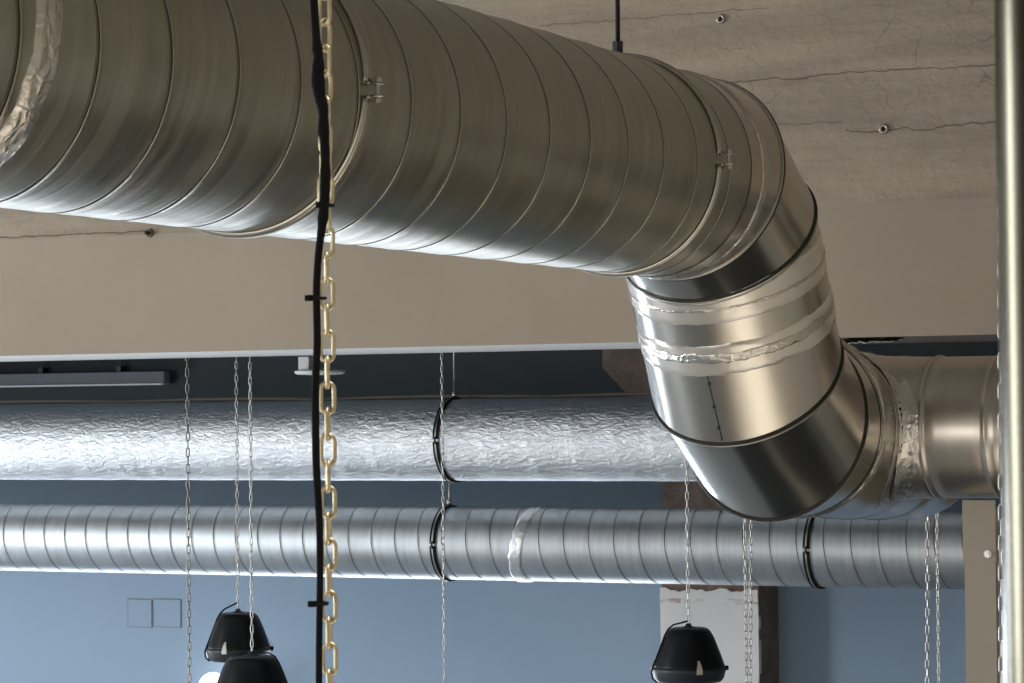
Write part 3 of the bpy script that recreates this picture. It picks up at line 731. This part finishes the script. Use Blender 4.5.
# grey trunking in the dark bay
YT = 11.49
bm = bmesh.new(); a = at(164, 371, YT); b_ = at(164, 384, YT); dz = a.z - b_.z
t = thing('light_trunking', 'long grey trunking in the dark bay above the back ducts, far left', 'trunking', Vector((a.x - 1.7, YT, b_.z)))
bm = box(bmesh.new(), (a.x - 3.4, YT, b_.z), (a.x, YT + .065, a.z), bev=.004); part('trunking_body', bm, M['grey_box'], t, False)
bm = box(bmesh.new(), (a.x - 3.38, YT - .004, b_.z - .004), (a.x - .015, YT + .03, b_.z + .004)); part('trunking_lip', bm, M['white'], t, False)
for px in (38, 116):
    q = at(px, 365, YT); bm = box(bmesh.new(), (q.x - .014, YT + .02, a.z - .004), (q.x + .014, YT + .06, a.z + .03), bev=.002)
    tube([(q.x, YT + .04, a.z), (q.x, YT + .04, a.z + .08)], .005, bm, 8); part('hanger', bm, M['dark_steel'], t, False)
# white sensor disc behind the cable
YW = 10.0
q = at(320, 372, YW); t = thing('ceiling_sensor', 'white disc-shaped sensor with small square box, under the bright beam edge', 'sensor', q)
rs = 25.5 * (q - EYE).dot(FW) / F
link('sensor_disc', finish(lathe([(.001, -.012), (rs * .55, -.012), (rs * .9, -.010), (rs, -.004), (rs, .003), (rs * .97, .006), (rs * .5, .010), (.001, .011)], 40), 'sensor_disc'), M['white'], t)
hx = at(307, 372, YW).x - q.x; bm = box(bmesh.new(), (hx - .026, -.03, .008), (hx + .026, .03, .066), bev=.003); link('sensor_box', finish(bm, 'sensor_box', False), M['white'], t)
bm = bmesh.new(); tube([(.03, 0, .008), (.03, 0, H + .62 - q.z)], .007, bm, 10); link('drop_rod', finish(bm, 'drop_rod'), M['steel'], t)
# round glass wall lamp low on the blue wall, just entering the frame
q = at(213, 687, Y1 - .16); t = thing('wall_lamp', 'round white glowing glass lamp at the bottom edge, beside the left pendants', 'lamp', q)
rg = 14.5 * (q - EYE).dot(FW) / F
link('glass_globe', finish(lathe([(max(rg * math.sin(a), .0005), -rg * math.cos(a)) for a in lin(0, PI, 20)], 32), 'glass_globe'), M['glow'], t)
bm = bmesh.new(); tube([(0, 0, -rg * .8), (0, 0, -rg * 1.5), (0, .05, -rg * 1.9), (0, .15, -rg * 1.9)], .012, bm, 10); tube([(0, .14, -rg * 1.9), (0, .16, -rg * 1.9)], .05, bm, 24); link('wall_bracket', finish(bm, 'wall_bracket'), M['lamp'], t)
# two flush cover plates on the blue wall
for k, (x0, x1, lab) in enumerate(((128, 152.5, 'left one of two flush square cover plates painted into the blue wall'), (154, 181.5, 'right one of two flush square cover plates painted into the blue wall'))):
    A_, B_ = at(x0, 627, Y1), at(x1, 599, Y1)
    t = thing('cover_plate', lab, 'cover plate', Vector(((A_.x + B_.x) / 2, Y1, A_.z)), 'cover plates on the blue wall')
    part('gap', box(bmesh.new(), (A_.x, Y1 - .003, A_.z), (B_.x, Y1 + .01, B_.z)), M['grey_box'], t, False)
    part('plate', box(bmesh.new(), (A_.x + .005, Y1 - .005, A_.z + .004), (B_.x - .005, Y1, B_.z - .005)), M['blue'], t, False)
# anchors left in the beam
for px, py, lab in ((884, 129, 'round wall anchor on the cracked concrete, right of the upper elbow'), (721, 19, 'round wall anchor near the top of the concrete, above the large duct'), (150, 233, 'rusty anchor stub in the beam under the large duct at left')):
    q = at(px, py, BY); t = thing('wall_anchor', lab, 'anchor', q, 'anchors in the concrete beam')
    bm = bmesh.new(); n = 24; pr = [(.006, .004), (.007, -.006), (.012, -.010), (.016, -.007), (.018, .002)]
    rows = [[bm.verts.new((r_ * math.cos(2 * PI * k / n), y_, r_ * math.sin(2 * PI * k / n))) for k in range(n)] for r_, y_ in pr]
    for A, B in zip(rows, rows[1:]):
        for k in range(n): bm.faces.new((A[k], B[k], B[(k + 1) % n], A[(k + 1) % n]))
    link('collar', finish(bm, 'collar'), M['band'] if px > 200 else M['raw'], t)
    bm = bmesh.new(); tube([(0, .002, 0), (0, -.004 if px > 200 else -.03, 0)], .0065, bm, 12); link('socket', finish(bm, 'socket'), M['bead'], t)
# crumpled foil and grey sheet metal tucked above the third elbow
q = at(868, 340.5, 8.45)
bm = bmesh.new()
def ff(u, v):
    x = at(838, 340, 8.6).x + (at(895, 340, 8.6).x - at(838, 340, 8.6).x) * u
    return Vector((x, 8.60 + .10 * v, ZB - .016 * (1 - v) + .008 * rnd3(u * 9, v * 3, 0) + .004 * rnd3(u * 30, v * 9, 2))), (u * .25, v * .14)
bm = grid(ff, lin(0, 1, 60), lin(0, 1, 12)); ob = finish(bm, 'foil_scrap'); o_ = link('foil_scrap', ob, M['tape']); sm = o_.modifiers.new('s', 'SOLIDIFY'); sm.thickness = .002
tag(o_, 'crumpled silver foil strip tucked under the beam above the tee', 'foil')
# ------------------------------------------------------------------ light: window daylight from the left and behind, plus added unseen lamps
def area(name, loc, direction, sx, sy, power, col):
    l = bpy.data.lights.new(name, 'AREA'); l.shape = 'RECTANGLE'; l.size = sx; l.size_y = sy; l.energy = power; l.color = col
    o = bpy.data.objects.new(name, l); C.objects.link(o); o.location = loc
    o.rotation_euler = Vector(direction).to_track_quat('-Z', 'Z').to_euler(); return o
cool = (.86, .93, 1.0)
area('window_light_behind', (-4.8, Y0 + .1, H - 1.55), (0, 1, 0), 8, 1.9, 220, (1, .96, .90))
sk = area('floor_fill_light', (-.4, 4.2, ZT - .05), (0, 0, -1), 1.2, 3.0, 95, (1, .97, .93)); sk.data.spread = .7  # unseen lamp added over the floor to brighten the sleeve's reflection
area('window_light_left', (X0 + .1, 4, H - 1.7), (1, 0, 0), 7, 1.8, 770, (.90, .95, 1.0))
area('fill_light_left_rear', (X0 + .1, 9.4, H - 2.2), (1, 0, 0), 2.4, 1.2, 150, cool)  # unseen lamp added to lift the beam underside and the left wall
area('streak_light_back', (-7.3, Y1 - .03, 1.25), (0, -1, 0), 4.6, .6, 82, cool)  # unseen lamp added for the bright streak under the large duct
w = bpy.data.worlds.new('world'); bpy.context.scene.world = w; w.use_nodes = True
w.node_tree.nodes['Background'].inputs[0].default_value = (.5, .55, .6, 1); w.node_tree.nodes['Background'].inputs[1].default_value = .1
vs_ = bpy.context.scene.view_settings; vs_.view_transform = 'Standard'; vs_.look = 'None'; vs_.gamma = 1; vs_.use_curve_mapping = False; vs_.exposure = 0.0
